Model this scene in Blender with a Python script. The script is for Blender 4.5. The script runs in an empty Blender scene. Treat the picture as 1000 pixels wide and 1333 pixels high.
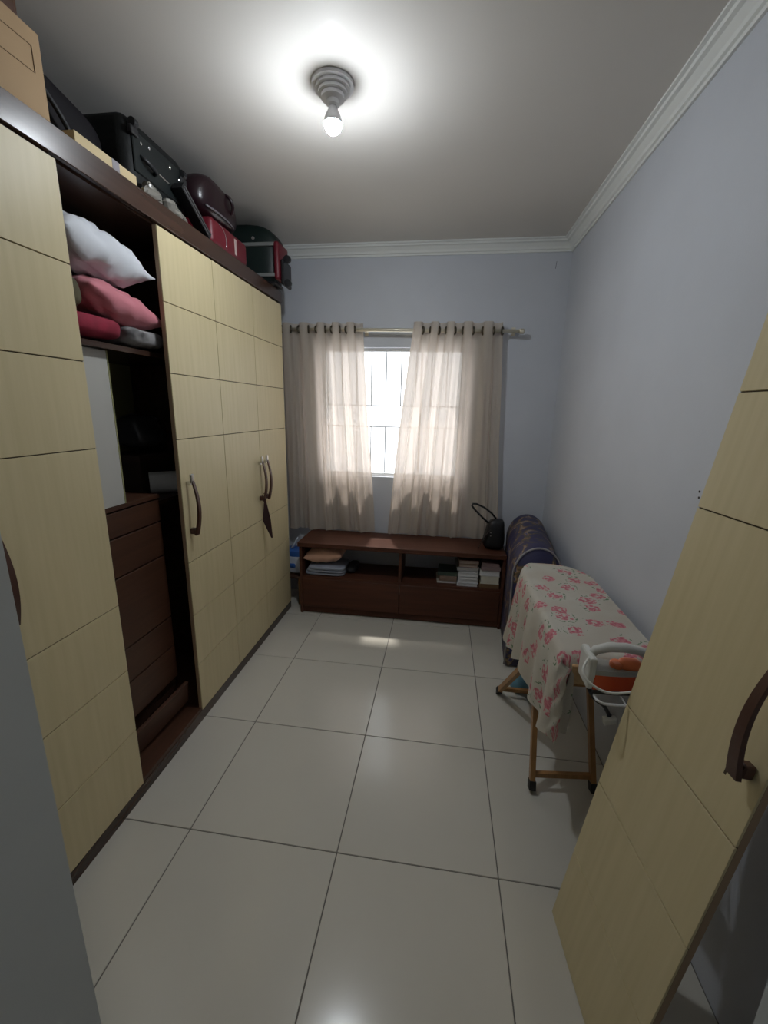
import bpy, bmesh, math, random
from mathutils import Vector, Matrix, noise
random.seed(7)
S = bpy.context.scene
C = S.collection
# ------------------------------------------------------------------ camera
YAW, PITCH, ROLL = -0.1338, 0.2400, -0.0208
CAM = Vector((0.3168, -1.2107, 1.6424)); FPX = 546.05
fwd = Vector((math.sin(YAW)*math.cos(PITCH), math.cos(YAW)*math.cos(PITCH), -math.sin(PITCH)))
rt = Vector((math.cos(YAW), -math.sin(YAW), 0)); dn = fwd.cross(rt)
r2 = math.cos(ROLL)*rt + math.sin(ROLL)*dn; d2 = -math.sin(ROLL)*rt + math.cos(ROLL)*dn
cd = bpy.data.cameras.new('camera'); cam = bpy.data.objects.new('camera', cd); C.objects.link(cam)
cd.sensor_fit = 'HORIZONTAL'; cd.sensor_width = 36.0; cd.lens = FPX/1000*36.0; cd.clip_start = 0.02
m = Matrix.Identity(4)
for i in range(3):
    m[i][0] = r2[i]; m[i][1] = -d2[i]; m[i][2] = -fwd[i]; m[i][3] = CAM[i]
cam.matrix_world = m
S.camera = cam
# ------------------------------------------------------------------ world, sun, exposure
w = bpy.data.worlds.new('world'); S.world = w; w.use_nodes = True
bgn = w.node_tree.nodes['Background']
bgn.inputs[0].default_value = (0.93, 0.97, 1.0, 1); bgn.inputs[1].default_value = 3.2
sl = bpy.data.lights.new('sun', 'SUN'); sl.energy = 4.0; sl.angle = math.radians(3.0); sl.color = (1.0, 0.95, 0.88)
so = bpy.data.objects.new('sun', sl); C.objects.link(so)
so.rotation_euler = Vector((0.06, -0.45, -1.0)).to_track_quat('-Z', 'Y').to_euler()
S.view_settings.view_transform = 'Standard'; S.view_settings.look = 'None'
S.view_settings.exposure = -0.2; S.view_settings.gamma = 1.0; S.view_settings.use_curve_mapping = False
BULB = 820.0

# ------------------------------------------------------------------ helpers
def mat(name, col, rough=0.5, metal=0.0, var=0.0, scale=8.0, stretch=(1, 1, 1), col2=None, bump=0.0, spec=0.5,
        trans=0.0, coat=0.0, emit=None, estr=0.0, detail=4.0, bscale=None, sheen=0.0):
    M = bpy.data.materials.new(name); M.use_nodes = True
    nt = M.node_tree; b = nt.nodes['Principled BSDF']
    b.inputs['Base Color'].default_value = (*col, 1); b.inputs['Roughness'].default_value = rough
    b.inputs['Metallic'].default_value = metal; b.inputs['Specular IOR Level'].default_value = spec
    b.inputs['Transmission Weight'].default_value = trans; b.inputs['Coat Weight'].default_value = coat
    b.inputs['Sheen Weight'].default_value = sheen
    if emit:
        b.inputs['Emission Color'].default_value = (*emit, 1); b.inputs['Emission Strength'].default_value = estr
    if var or bump:
        tc = nt.nodes.new('ShaderNodeTexCoord'); mp = nt.nodes.new('ShaderNodeMapping'); mp.inputs['Scale'].default_value = stretch
        nz = nt.nodes.new('ShaderNodeTexNoise'); nz.inputs['Scale'].default_value = scale; nz.inputs['Detail'].default_value = detail
        nt.links.new(tc.outputs['Object'], mp.inputs[0]); nt.links.new(mp.outputs[0], nz.inputs['Vector'])
        if var:
            c2 = col2 or tuple(c*(1-var) for c in col)
            rp = nt.nodes.new('ShaderNodeValToRGB')
            rp.color_ramp.elements[0].position = 0.32; rp.color_ramp.elements[1].position = 0.68
            rp.color_ramp.elements[0].color = (*c2, 1); rp.color_ramp.elements[1].color = (*col, 1)
            nt.links.new(nz.outputs[0], rp.inputs[0]); nt.links.new(rp.outputs[0], b.inputs['Base Color'])
        if bump:
            src = nz
            if bscale:
                src = nt.nodes.new('ShaderNodeTexNoise'); src.inputs['Scale'].default_value = bscale
                nt.links.new(mp.outputs[0], src.inputs['Vector'])
            bp = nt.nodes.new('ShaderNodeBump'); bp.inputs['Strength'].default_value = bump; bp.inputs['Distance'].default_value = 0.01
            nt.links.new(src.outputs[0], bp.inputs['Height']); nt.links.new(bp.outputs[0], b.inputs['Normal'])
    return M

def box(bm, x0, x1, y0, y1, z0, z1, bev=0.0, seg=1):
    r = bmesh.ops.create_cube(bm, size=1.0); vs = r['verts']
    for v in vs:
        v.co = Vector((x0+(v.co.x+.5)*(x1-x0), y0+(v.co.y+.5)*(y1-y0), z0+(v.co.z+.5)*(z1-z0)))
    if bev > 0:
        es = list({e for v in vs for e in v.link_edges})
        bmesh.ops.bevel(bm, geom=es, offset=bev, segments=seg, profile=0.5, affect='EDGES')
    return bm

def B(*a, **k):
    bm = bmesh.new(); box(bm, *a, **k); return bm

def tube(bm, pts, rad, seg=8, closed=False, caps=True):
    pts = [Vector(p) for p in pts]; n = len(pts); rings = []
    rads = rad if isinstance(rad, (list, tuple)) else [rad]*n
    prev = None
    for i, p in enumerate(pts):
        if closed: t = pts[(i+1) % n]-pts[i-1]
        else: t = pts[min(i+1, n-1)]-pts[max(i-1, 0)]
        t.normalize()
        if prev is None:
            a = Vector((0, 0, 1)) if abs(t.z) < .9 else Vector((1, 0, 0)); u = t.cross(a).normalized()
        else:
            u = (prev-t*prev.dot(t)).normalized()
        prev = u; v = t.cross(u)
        rings.append([bm.verts.new(p+rads[i]*(math.cos(2*math.pi*k/seg)*u+math.sin(2*math.pi*k/seg)*v)) for k in range(seg)])
    for i in range(n if closed else n-1):
        A, Bq = rings[i], rings[(i+1) % n]
        for k in range(seg):
            bm.faces.new((A[k], A[(k+1) % seg], Bq[(k+1) % seg], Bq[k]))
    if caps and not closed:
        bm.faces.new(rings[0][::-1]); bm.faces.new(rings[-1])
    return bm

def T(pts, rad, **k):
    return tube(bmesh.new(), pts, rad, **k)

def bar(bm, a, b, wx, wy, up=(0, 0, 1)):
    """rectangular bar from a to b, section wx (sideways) by wy"""
    a = Vector(a); b = Vector(b); t = (b-a).normalized(); u = Vector(up)
    s = t.cross(u)
    if s.length < 1e-4: s = t.cross(Vector((1, 0, 0)))
    s.normalize(); q = s.cross(t)
    R = []
    for p in (a, b):
        R.append([bm.verts.new(p+s*wx/2*i+q*wy/2*j) for i, j in ((-1, -1), (1, -1), (1, 1), (-1, 1))])
    for k in range(4): bm.faces.new((R[0][k], R[0][(k+1) % 4], R[1][(k+1) % 4], R[1][k]))
    bm.faces.new(R[0][::-1]); bm.faces.new(R[1])
    return bm

def lathe(bm, prof, center, seg=32, axis='Z'):
    rings = []
    for r, h in prof:
        ring = []
        for k in range(seg):
            a = 2*math.pi*k/seg; c, s = r*math.cos(a), r*math.sin(a)
            v = {'Z': (c, s, h), 'X': (h, c, s), 'Y': (c, h, s)}[axis]
            ring.append(bm.verts.new(Vector(center)+Vector(v)))
        rings.append(ring)
    for A, Bq in zip(rings, rings[1:]):
        for k in range(seg): bm.faces.new((A[k], A[(k+1) % seg], Bq[(k+1) % seg], Bq[k]))
    bm.faces.new(rings[0][::-1]); bm.faces.new(rings[-1])
    return bm

def sell(bm, c, h, e1=.4, e2=.4, nu=28, nv=16, amp=0.0, fr=6.0, seed=0.0, fn=None):
    """superellipsoid with noise: soft bags"""
    def sg(x, e): return math.copysign(abs(x)**e, x)
    rows = []
    for j in range(nv+1):
        ph = -math.pi/2+math.pi*j/nv
        row = []
        for i in range(nu):
            th = 2*math.pi*i/nu
            p = Vector((h[0]*sg(math.cos(ph), e1)*sg(math.cos(th), e2), h[1]*sg(math.cos(ph), e1)*sg(math.sin(th), e2), h[2]*sg(math.sin(ph), e1)))
            if fn: p = fn(p)
            if amp:
                d = noise.noise(p*fr+Vector((seed, seed*2, 3))); p = p+p.normalized()*amp*d
            row.append(bm.verts.new(Vector(c)+p))
        rows.append(row)
    for j in range(nv):
        for i in range(nu):
            bm.faces.new((rows[j][i], rows[j][(i+1) % nu], rows[j+1][(i+1) % nu], rows[j+1][i]))
    bmesh.ops.remove_doubles(bm, verts=bm.verts[:], dist=1e-5)
    return bm

def pillow(c, sx, sy, th, M=None, n=28, wr=0.006, seed=0.0, pinch=.07):
    """pillow lying in local xy, thickness along z; M = rotation matrix"""
    bm = bmesh.new(); top, bot = [], []
    for side, arr in ((1, top), (-1, bot)):
        for j in range(n+1):
            row = []
            for i in range(n+1):
                u = -1+2*i/n; v = -1+2*j/n
                t = max(0, (1-abs(u)**2.6))**.55*max(0, (1-abs(v)**2.6))**.55
                x = sx*u*(1-pinch*(1-v*v)*abs(u)); y = sy*v*(1-pinch*(1-u*u)*abs(v))
                z = side*(th*t)
                z += wr*noise.noise(Vector((u*3+seed, v*3, side*2.0)))*(1 if t > .02 else 0)*2
                z += side*wr*1.6*(abs(noise.noise(Vector((u*5+seed+v*2, v*3.0-seed, 5))))-.2)*min(1, t*2)
                z += wr*.7*noise.noise(Vector((u*11+seed, v*4.0-seed, 8)))*min(1, t*2)
                p = Vector((x, y, z))
                if M: p = M @ p
                row.append(bm.verts.new(Vector(c)+p))
            arr.append(row)
    for j in range(n):
        for i in range(n):
            bm.faces.new((top[j][i], top[j][i+1], top[j+1][i+1], top[j+1][i]))
            bm.faces.new((bot[j][i], bot[j+1][i], bot[j+1][i+1], bot[j][i+1]))
    bmesh.ops.remove_doubles(bm, verts=bm.verts[:], dist=1e-4)
    edge = [e for e in bm.edges if e.is_boundary]
    vs = list({v for e in edge for v in e.verts})
    if vs: bmesh.ops.remove_doubles(bm, verts=vs, dist=wr*5)
    return bm

def thing(name, label, cat, loc=(0, 0, 0), group=None):
    o = bpy.data.objects.new(name, None); C.objects.link(o); o.location = loc; o.empty_display_size = .1
    o['label'] = label; o['category'] = cat
    if group: o['group'] = group
    return o

def base_loc(o):
    v = Vector((0, 0, 0))
    while o: v += Vector(o.location); o = o.parent
    return v

def obj(name, bm, m, parent=None, smooth=False, local=False):
    if parent and not local: bmesh.ops.translate(bm, verts=bm.verts[:], vec=-base_loc(parent))
    bmesh.ops.recalc_face_normals(bm, faces=bm.faces[:])
    me = bpy.data.meshes.new(name); bm.to_mesh(me); bm.free()
    if smooth:
        me.polygons.foreach_set('use_smooth', [True]*len(me.polygons))
    o = bpy.data.objects.new(name, me); C.objects.link(o)
    if m: me.materials.append(m)
    if parent: o.parent = parent
    return o

def tag(o, label, cat, group=None):
    o['label'] = label; o['category'] = cat
    if group: o['group'] = group
    return o

def struct(o):
    o['kind'] = 'structure'; return o

def solo(name, bm, m, label, cat, group=None, smooth=False):
    """one-mesh thing: origin moved to its base"""
    vs = [v.co for v in bm.verts]
    c = Vector(((min(v.x for v in vs)+max(v.x for v in vs))/2, (min(v.y for v in vs)+max(v.y for v in vs))/2, min(v.z for v in vs)))
    bmesh.ops.translate(bm, verts=bm.verts[:], vec=-c)
    o = obj(name, bm, m, None, smooth); o.location = c
    return tag(o, label, cat, group)

# ------------------------------------------------------------------ materials
M_wall = mat('wall_paint', (0.58, 0.605, 0.660), 0.55, var=.05, scale=3.0, bump=.04, bscale=120)
M_ceil = mat('ceiling_paint', (0.70, 0.67, 0.63), 0.6, var=.03, scale=2.0, spec=.1, coat=.12)
M_ceil.node_tree.nodes['Principled BSDF'].inputs['Coat Roughness'].default_value = .09
M_corn = mat('cornice_plaster', (0.78, 0.80, 0.78), 0.55)
M_tile = mat('porcelain_tile', (0.59, 0.565, 0.50), 0.16, var=.045, scale=2.2, spec=.45)
M_grout = mat('grout', (0.16, 0.15, 0.135), 0.9)
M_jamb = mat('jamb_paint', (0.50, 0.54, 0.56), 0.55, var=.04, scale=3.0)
M_cream = mat('cream_laminate', (0.66, 0.560, 0.340), 0.45, var=.10, scale=3.0, stretch=(14, 14, .8), col2=(0.61, 0.515, 0.30), detail=6, spec=.4)
M_groove = mat('groove_brown', (0.07, 0.048, 0.024), 0.7)
M_edge = mat('edge_band', (0.36, 0.24, 0.15), 0.5)
M_darkwood = mat('dark_wood_laminate', (0.060, 0.030, 0.020), 0.26, var=.35, scale=3.0, stretch=(10, .6, 10), spec=.5)
M_drawer = mat('mahogany_drawer', (0.080, 0.032, 0.016), 0.45, var=.3, scale=3.0, stretch=(12, .8, 12))
M_bench = mat('mahogany_bench', (0.092, 0.032, 0.017), 0.5, var=.30, scale=3.0, stretch=(.8, 10, 12), spec=.3)
M_back = mat('pale_backboard', (0.50, 0.49, 0.45), 0.6, var=.05, scale=4)
M_back2 = mat('olive_backboard', (0.30, 0.29, 0.13), 0.6)
M_chrome = mat('chrome', (0.75, 0.75, 0.75), 0.2, metal=1.0)
M_grip = mat('handle_wood', (0.075, 0.030, 0.020), 0.4)
M_white_alu = mat('white_aluminium', (0.80, 0.81, 0.82), 0.4)
M_bar = mat('grille_steel', (0.34, 0.35, 0.37), 0.5)
M_rod = mat('champagne_rod', (0.78, 0.72, 0.58), 0.3, metal=.6)
M_ring = mat('bronze_eyelet', (0.10, 0.085, 0.06), 0.35, metal=.8)
M_black = mat('black_nylon', (0.010, 0.011, 0.013), 0.6, bump=.2, scale=60)
M_blackleather = mat('black_leather', (0.008, 0.008, 0.009), 0.4, bump=.15, scale=80)
M_blackplastic = mat('black_plastic', (0.012, 0.012, 0.014), 0.4)
M_rubber = mat('black_rubber', (0.02, 0.018, 0.016), 0.7)
M_pine = mat('varnished_pine', (0.40, 0.205, 0.072), 0.4, var=.3, scale=4, stretch=(8, 8, .8))
M_pale = mat('pale_pine', (0.60, 0.40, 0.20), 0.5, var=.2, scale=6, stretch=(8, 1, 8))

# ------------------------------------------------------------------ room shell
XW, XR, XL = -0.879, 1.165, -1.43
YB, YE0, YE1 = 2.28, -0.83, -0.98
ZC = 2.835
WX0, WX1, WZ0, WZ1 = -0.70, 0.46, 1.085, 2.118
fl = struct(obj('floor', B(-1.6, 1.4, -2.5, 2.45, -.10, -.003), M_grout))
xs = [XL+.002, -1.2, -.6, 0, .6, XR-.002]; ys = [-2.4, -1.8, -1.2, -.6, 0, .6, 1.2, 1.8, YB-.002]
g = .0021
for i in range(len(xs)-1):
    for j in range(len(ys)-1):
        bm = bmesh.new(); box(bm, xs[i]+g, xs[i+1]-g, ys[j]+g, ys[j+1]-g, -.02, 0, bev=.0012)
        obj('tile', bm, M_tile, fl)
bm = bmesh.new()
box(bm, XL-.15, WX0, YB, YB+.15, -.1, ZC+.1); box(bm, WX1, XR+.15, YB, YB+.15, -.1, ZC+.1)
box(bm, WX0, WX1, YB, YB+.15, -.1, WZ0); box(bm, WX0, WX1, YB, YB+.15, WZ1, ZC+.1)
bmesh.ops.remove_doubles(bm, verts=bm.verts[:], dist=1e-5)
struct(obj('wall_back', bm, M_wall))
struct(obj('wall_right', B(XR, XR+.15, -2.5, YB, -.1, ZC+.1), M_wall))
struct(obj('wall_left', B(XL-.15, XL, -2.5, YB, -.1, ZC+.1), M_wall))
JX0, JX1 = -0.16, 0.70
bm = bmesh.new()
box(bm, XL, JX0, YE1, YE0, -.1, ZC+.1); box(bm, JX1, XR, YE1, YE0, -.1, ZC+.1); box(bm, JX0, JX1, YE1, YE0, 2.12, ZC+.1)
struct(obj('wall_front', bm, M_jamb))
struct(obj('wall_hall', B(XL, XR, -2.5, -2.4, -.1, ZC+.1), M_wall))
struct(obj('ceiling', B(XL, XR, -2.5, YB, ZC, ZC+.1), M_ceil))

def cornice(name, a, b, inward):
    """stepped plaster profile swept from a to b"""
    prof = [(0, 0), (.010, 0), (.012, .012), (.022, .016), (.026, .030), (.046, .050), (.060, .054), (.064, .064), (.078, .067), (.078, .076), (0, .076)]
    a = Vector(a); b = Vector(b); inw = Vector(inward); t = (b-a).normalized(); bm = bmesh.new(); R = []
    for p, sgn in ((a, 1), (b, -1)):
        R.append([bm.verts.new(p+inw*(d+.0005)+t*sgn*d+Vector((0, 0, h))) for d, h in prof])
    n = len(prof)
    for k in range(n): bm.faces.new((R[0][k], R[0][(k+1) % n], R[1][(k+1) % n], R[1][k]))
    bm.faces.new(R[0][::-1]); bm.faces.new(R[1])
    return struct(obj(name, bm, M_corn))
zc = ZC-.0765
cornice('trim_1', (XL, YB, zc), (XR, YB, zc), (0, -1, 0))
cornice('trim_2', (XR, YE0, zc), (XR, YB, zc), (-1, 0, 0))
cornice('trim_3', (XL, YE0, zc), (XL, YB, zc), (1, 0, 0))

M_hole = mat('nail_hole', (.05, .045, .04), .9)
wr = bpy.data.objects['wall_right']; wb = bpy.data.objects['wall_back']
for y_, z_ in ((.28, 1.400), (.277, 1.380)): obj('nail_hole', lathe(bmesh.new(), [(.004, -.001), (.004, .0005)], (XR-.0006, y_, z_), 10, 'X'), M_hole, wr)
bm = bmesh.new(); bar(bm, (1.062, YB-.0004, 2.700), (1.058, YB-.0004, 2.652), .004, .0012, up=(0, 1, 0)); obj('scratch', bm, mat('wall_scratch', (.22, .24, .28), .8), wb)
# ---- window
wn = bpy.data.objects.new('window_1', None); C.objects.link(wn); wn.location = ((WX0+WX1)/2, YB+.08, WZ0); struct(wn)
wn['label'] = 'white framed window with a steel bar grille between the curtains'
def frame_bm(x0, x1, z0, z1, y0, y1, t):
    bm = bmesh.new(); box(bm, x0, x0+t, y0, y1, z0, z1); box(bm, x1-t, x1, y0, y1, z0, z1)
    box(bm, x0+t, x1-t, y0, y1, z0, z0+t); box(bm, x0+t, x1-t, y0, y1, z1-t, z1); return bm
obj('window_frame', frame_bm(WX0, WX1, WZ0, WZ1, YB+.05, YB+.13, .012), M_white_alu, wn)
M_glass = bpy.data.materials.new('window_glass'); M_glass.use_nodes = True
nt = M_glass.node_tree; nt.nodes.clear()
o_ = nt.nodes.new('ShaderNodeOutputMaterial'); mx = nt.nodes.new('ShaderNodeMixShader'); tr = nt.nodes.new('ShaderNodeBsdfTransparent'); gl = nt.nodes.new('ShaderNodeBsdfGlossy')
gl.inputs['Roughness'].default_value = .02; mx.inputs[0].default_value = .06
nt.links.new(tr.outputs[0], mx.inputs[1]); nt.links.new(gl.outputs[0], mx.inputs[2]); nt.links.new(mx.outputs[0], o_.inputs[0])
xm = (WX0+WX1)/2+.24
for x0, x1, yy in ((WX0+.0125, xm+.008, YB+.062), (xm-.008, WX1-.0125, YB+.082)):
    s = obj('sash', frame_bm(x0, x1, WZ0+.0125, WZ1-.0125, yy, yy+.018, .012), M_white_alu, wn)
    obj('pane', B(x0+.0115, x1-.0115, yy+.007, yy+.011, WZ0+.024, WZ1-.024), M_glass, s)
for zz in (1.672, 1.498):
    obj('grille_bar', B(WX0+.001, WX1-.001, YB+.112, YB+.120, zz-.004, zz+.004), M_bar, wn)
x = -.668
while x < WX1-.05:
    obj('grille_bar', B(x-.004, x+.004, YB+.112, YB+.120, 1.676, WZ1-.0125), M_bar, wn)
    obj('grille_bar', B(x-.004, x+.004, YB+.112, YB+.120, WZ0+.0125, 1.494), M_bar, wn)
    x += .124

# ---- ceiling lamp
LX, LY = -0.165, 0.665
lamp = thing('ceiling_lamp', 'white stepped round ceiling lamp with a bare glowing bulb', 'lamp', (LX, LY, ZC))
M_lampw = mat('lamp_plastic', (0.78, 0.78, 0.80), 0.45)
bm = bmesh.new()
lathe(bm, [(.080, -.0005), (.080, -.012), (.066, -.014), (.066, -.024), (.060, -.026), (.055, -.026), (.055, -.036), (.049, -.038), (.044, -.038), (.044, -.050), (.036, -.053), (.026, -.055)], (LX, LY, ZC), 48)
obj('stepped_base', bm, M_lampw, lamp, smooth=False)
obj('socket', lathe(bmesh.new(), [(.024, -.055), (.024, -.070), (.019, -.074)], (LX, LY, ZC), 32), M_lampw, lamp, smooth=False)
M_bulb = mat('lit_bulb', (1, 1, 1), .4, emit=(0.88, 0.94, 1.0), estr=BULB)
obj('bulb_collar', lathe(bmesh.new(), [(.014, -.074), (.018, -.084), (.028, -.102), (.0335, -.116), (.0350, -.1295)], (LX, LY, ZC), 32), M_lampw, lamp, smooth=True)
obj('bulb', lathe(bmesh.new(), [(.0338, -.1297), (.0330, -.137), (.0285, -.148), (.020, -.157), (.010, -.1615), (.002, -.1625)], (LX, LY, ZC), 32), M_bulb, lamp, smooth=True)
# hallway lamp behind the camera
HX, HY = .72, -1.62
hl = thing('hall_lamp', 'plain round ceiling lamp in the hallway outside the door', 'lamp', (HX, HY, ZC))
obj('lamp_base', lathe(bmesh.new(), [(.09, -.0005), (.09, -.02), (.07, -.03)], (HX, HY, ZC), 24), M_lampw, hl)
M_hb = mat('dim_bulb', (1, 1, 1), .4, emit=(1.0, .93, .82), estr=75)
obj('diffuser', lathe(bmesh.new(), [(.07, -.03), (.065, -.05), (.04, -.068), (.01, -.074)], (HX, HY, ZC), 24), M_hb, hl, smooth=True)

# ------------------------------------------------------------------ wardrobe
Y0, Y1 = -0.80, 1.925
ZTOP = 2.443
ward = thing('wardrobe', 'long cream-doored wardrobe with dark wood carcass along the left wall', 'wardrobe', ((XL+XW)/2, (Y0+Y1)/2, 0))
FD = XW-.022      # carcass front
obj('plinth', B(XL+.01, XW-.004, Y0, Y1, 0, .055), M_darkwood, ward)
obj('bottom_board', B(XL+.01, XW-.006, Y0, Y1, .0555, .075), M_drawer, ward)
obj('top_board', B(XL+.01, FD, Y0, Y1, 2.355, 2.375), M_darkwood, ward)
bm = bmesh.new(); box(bm, XW-.020, XW+.004, Y0, Y1, 2.362, ZTOP, bev=.002)
obj('fascia', bm, M_darkwood, ward)
obj('roof_board', B(XL+.01, XW-.021, Y0, Y1, ZTOP-.022, ZTOP), M_darkwood, ward)
for yy in (Y0, Y1-.018):
    obj('side_panel', B(XL+.01, FD, yy, yy+.018, .0755, 2.3545), M_cream if yy > 0 else M_darkwood, ward)
for yy in (-.345, .097, .99, 1.44):
    obj('divider', B(XL+.03, FD-.002, yy, yy+.018, .0755, 2.3545), M_darkwood, ward)
obj('backboard', B(XL+.012, XL+.024, Y0+.02, .80, .0755, 2.3545), M_back, ward)
obj('backboard', B(XL+.012, XL+.024, .802, Y1-.02, .0755, 2.3545), M_back2, ward)['label'] = 'dark olive backboard'
obj('shelf', B(XL+.026, FD-.06, .1155, .9895, 1.845, 1.865), M_darkwood, ward)
obj('shelf', B(XL+.026, -1.0, .572, .9895, 1.180, 1.200), M_darkwood, ward)
# inner drawers
chest_x = -1.0
obj('drawer_case', B(XL+.026, chest_x-.02, .1155, .571, .0757, 1.215), M_darkwood, ward)
bm = bmesh.new(); box(bm, XL+.026, chest_x+.004, .1155, .571, 1.2155, 1.235, bev=.002)
obj('drawer_case_top', bm, M_drawer, ward)
for a, b in ((1.105, 1.208), (.934, 1.098), (.606, .927), (.444, .599), (.262, .437)):
    bm = bmesh.new(); box(bm, chest_x-.0195, chest_x, .118, .568, a, b, bev=.002); obj('drawer', bm, M_drawer, ward)
bm = bmesh.new(); box(bm, -.018, 0, 0, .44, 0, .125, bev=.002)
bmesh.ops.rotate(bm, verts=bm.verts[:], cent=(0, .0, 0), matrix=Matrix.Rotation(math.radians(-5), 3, 'Z') @ Matrix.Rotation(math.radians(4.5), 3, 'X') @ Matrix.Rotation(math.radians(8), 3, 'Y'))
bmesh.ops.translate(bm, verts=bm.verts[:], vec=(chest_x+.012, .125, .083))
dr = obj('drawer', bm, M_drawer, ward); dr['label'] = 'bottom drawer front hanging skewed'
for zz in (1.13, 1.04):
    obj('metal_peg', lathe(bmesh.new(), [(.010, 0), (.010, .02), (.006, .024)], (chest_x-.10, .5715, zz), 12, 'Y'), M_chrome, ward)

GR = [0, .27, .55, .83, 1.427, 1.715, 2.005, 2.29]
def handle(door, yh, sgn):
    """bowed wooden pull with a chrome top bracket, on a door with front at local x=0"""
    z0, z1 = .965, 1.265
    bm = bmesh.new(); n = 12; R = []
    for i in range(n+1):
        t = i/n; z = z0+(z1-.03-z0)*t
        xo = .024+.030*math.sin(math.pi*(.08+.84*t)); wd = .013-.005*t
        th = .006-.002*t
        R.append([bm.verts.new((xo+dx, yh+dy, z)) for dx, dy in ((-th, -wd), (th, -wd), (th, wd), (-th, wd))])
    for A, Bq in zip(R, R[1:]):
        for k in range(4): bm.faces.new((A[k], A[(k+1) % 4], Bq[(k+1) % 4], Bq[k]))
    bm.faces.new(R[0][::-1]); bm.faces.new(R[-1])
    box(bm, .003, .026, yh-.011, yh+.011, z0+.004, z0+.034, bev=.003)
    obj('handle_grip', bm, M_grip, door, local=True)
    bm = bmesh.new(); box(bm, .003, .024, yh-.008, yh+.008, z1-.055, z1-.035, bev=.002); box(bm, .022, .036, yh-.010, yh+.010, z1-.045, z1, bev=.003)
    obj('handle_bracket', bm, M_chrome, door, local=True)

def door_leaf(name, W, side, parent=None):
    bm = bmesh.new(); box(bm, -.018, -.0025, 0, W, 0, 2.29)
    d = obj(name, bm, M_edge, parent, local=True); d.data.materials.append(M_groove)
    for pg in d.data.polygons:
        if pg.normal.x > .9: pg.material_index = 1
    for a, b in zip(GR, GR[1:]):
        bm = bmesh.new(); box(bm, -.0035, .0025, .0004, W-.0004, a+(.0019 if a > 0 else 0), b-(.0019 if b < 2.28 else 0), bev=.0007)
        obj('panel', bm, M_cream, d, local=True)
    handle(d, W-.032 if side > 0 else .045, side)
    return d
DZ = .062
for ya, yb_, sd in ((-.795, -.342, 1), (-.338, .112, -1), (.570, .988, -1), (.992, 1.442, 1), (1.446, 1.918, -1)):
    d = door_leaf('door', yb_-ya, sd, ward)
    bl = base_loc(ward); d.location = Vector((XW-.0025, ya, DZ))-bl
# loose door leaning on the right wall
ld = door_leaf('wardrobe_door_slab', .415, 1)
yaw, lean = .088, .146
n_ = Vector((math.cos(yaw), math.sin(yaw), 0)); a_ = Vector((math.sin(yaw), -math.cos(yaw), 0))
u_ = Vector((0, 0, 1))*math.cos(lean)+n_*math.sin(lean); f_ = -n_*math.cos(lean)+Vector((0, 0, 1))*math.sin(lean)
mw = Matrix.Identity(4)
for i in range(3):
    mw[i][0] = f_[i]; mw[i][1] = a_[i]; mw[i][2] = u_[i]
mw.translation = Vector((.769, -.078, .003))
ld.matrix_world = mw
tag(ld, 'loose cream wardrobe door with brown handle leaning against the right wall', 'door')
bm = bmesh.new(); box(bm, .0024, .0027, .335, .341, .93, .955); obj('chip_mark', bm, M_groove, ld, local=True)

# ------------------------------------------------------------------ bench with cubbies
BX0, BX1, BY0, BY1, BH = -.770, .833, 1.84, 2.225, .608
bench = thing('low_bench', 'low dark mahogany bench with two open cubbies under the window', 'bench', ((BX0+BX1)/2, (BY0+BY1)/2, 0))
bm = bmesh.new(); box(bm, BX0-.01, BX1+.001, BY0-.012, BY1, BH-.036, BH, bev=.003); obj('top', bm, M_bench, bench)
for xx in (BX0, BX1-.02): obj('side_panel', B(xx, xx+.02, BY0, BY1-.01, 0, BH-.0365), M_bench, bench)
obj('shelf', B(BX0+.0205, BX1-.0205, BY0+.006, BY1-.02, .305, .325), M_bench, bench)
xc = .040
obj('divider', B(xc-.011, xc+.011, BY0+.008, BY1-.02, .3255, BH-.0365), M_bench, bench)
for a, b in ((BX0+.023, xc-.002), (xc+.002, BX1-.023)):
    bm = bmesh.new(); box(bm, a, b, BY0-.002, BY0+.016, .062, .3045, bev=.002); obj('drawer', bm, M_bench, bench)
obj('plinth', B(BX0+.0205, BX1-.0205, BY0+.012, BY0+.03, .01, .060), M_bench, bench)
obj('bottom_board', B(BX0+.0205, BX1-.0205, BY0+.031, BY1-.02, .045, .060), M_bench, bench)

# ------------------------------------------------------------------ curtains
M_curt = bpy.data.materials.new('voile_curtain'); M_curt.use_nodes = True
nt = M_curt.node_tree; nt.nodes.clear()
o_ = nt.nodes.new('ShaderNodeOutputMaterial'); df = nt.nodes.new('ShaderNodeBsdfDiffuse'); tl = nt.nodes.new('ShaderNodeBsdfTranslucent'); tp = nt.nodes.new('ShaderNodeBsdfTransparent')
tc = nt.nodes.new('ShaderNodeTexCoord'); mp = nt.nodes.new('ShaderNodeMapping'); mp.inputs['Scale'].default_value = (30, 30, .5); nz = nt.nodes.new('ShaderNodeTexNoise'); nz.inputs['Scale'].default_value = 4
rp = nt.nodes.new('ShaderNodeValToRGB'); rp.color_ramp.elements[0].color = (.62, .57, .49, 1); rp.color_ramp.elements[1].color = (.72, .68, .60, 1)
nt.links.new(tc.outputs['Object'], mp.inputs[0]); nt.links.new(mp.outputs[0], nz.inputs['Vector']); nt.links.new(nz.outputs[0], rp.inputs[0]); nt.links.new(rp.outputs[0], df.inputs[0])
tl.inputs[0].default_value = (.80, .68, .60, 1)
m1 = nt.nodes.new('ShaderNodeMixShader'); m1.inputs[0].default_value = .50; m2 = nt.nodes.new('ShaderNodeMixShader'); m2.inputs[0].default_value = .09
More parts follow.
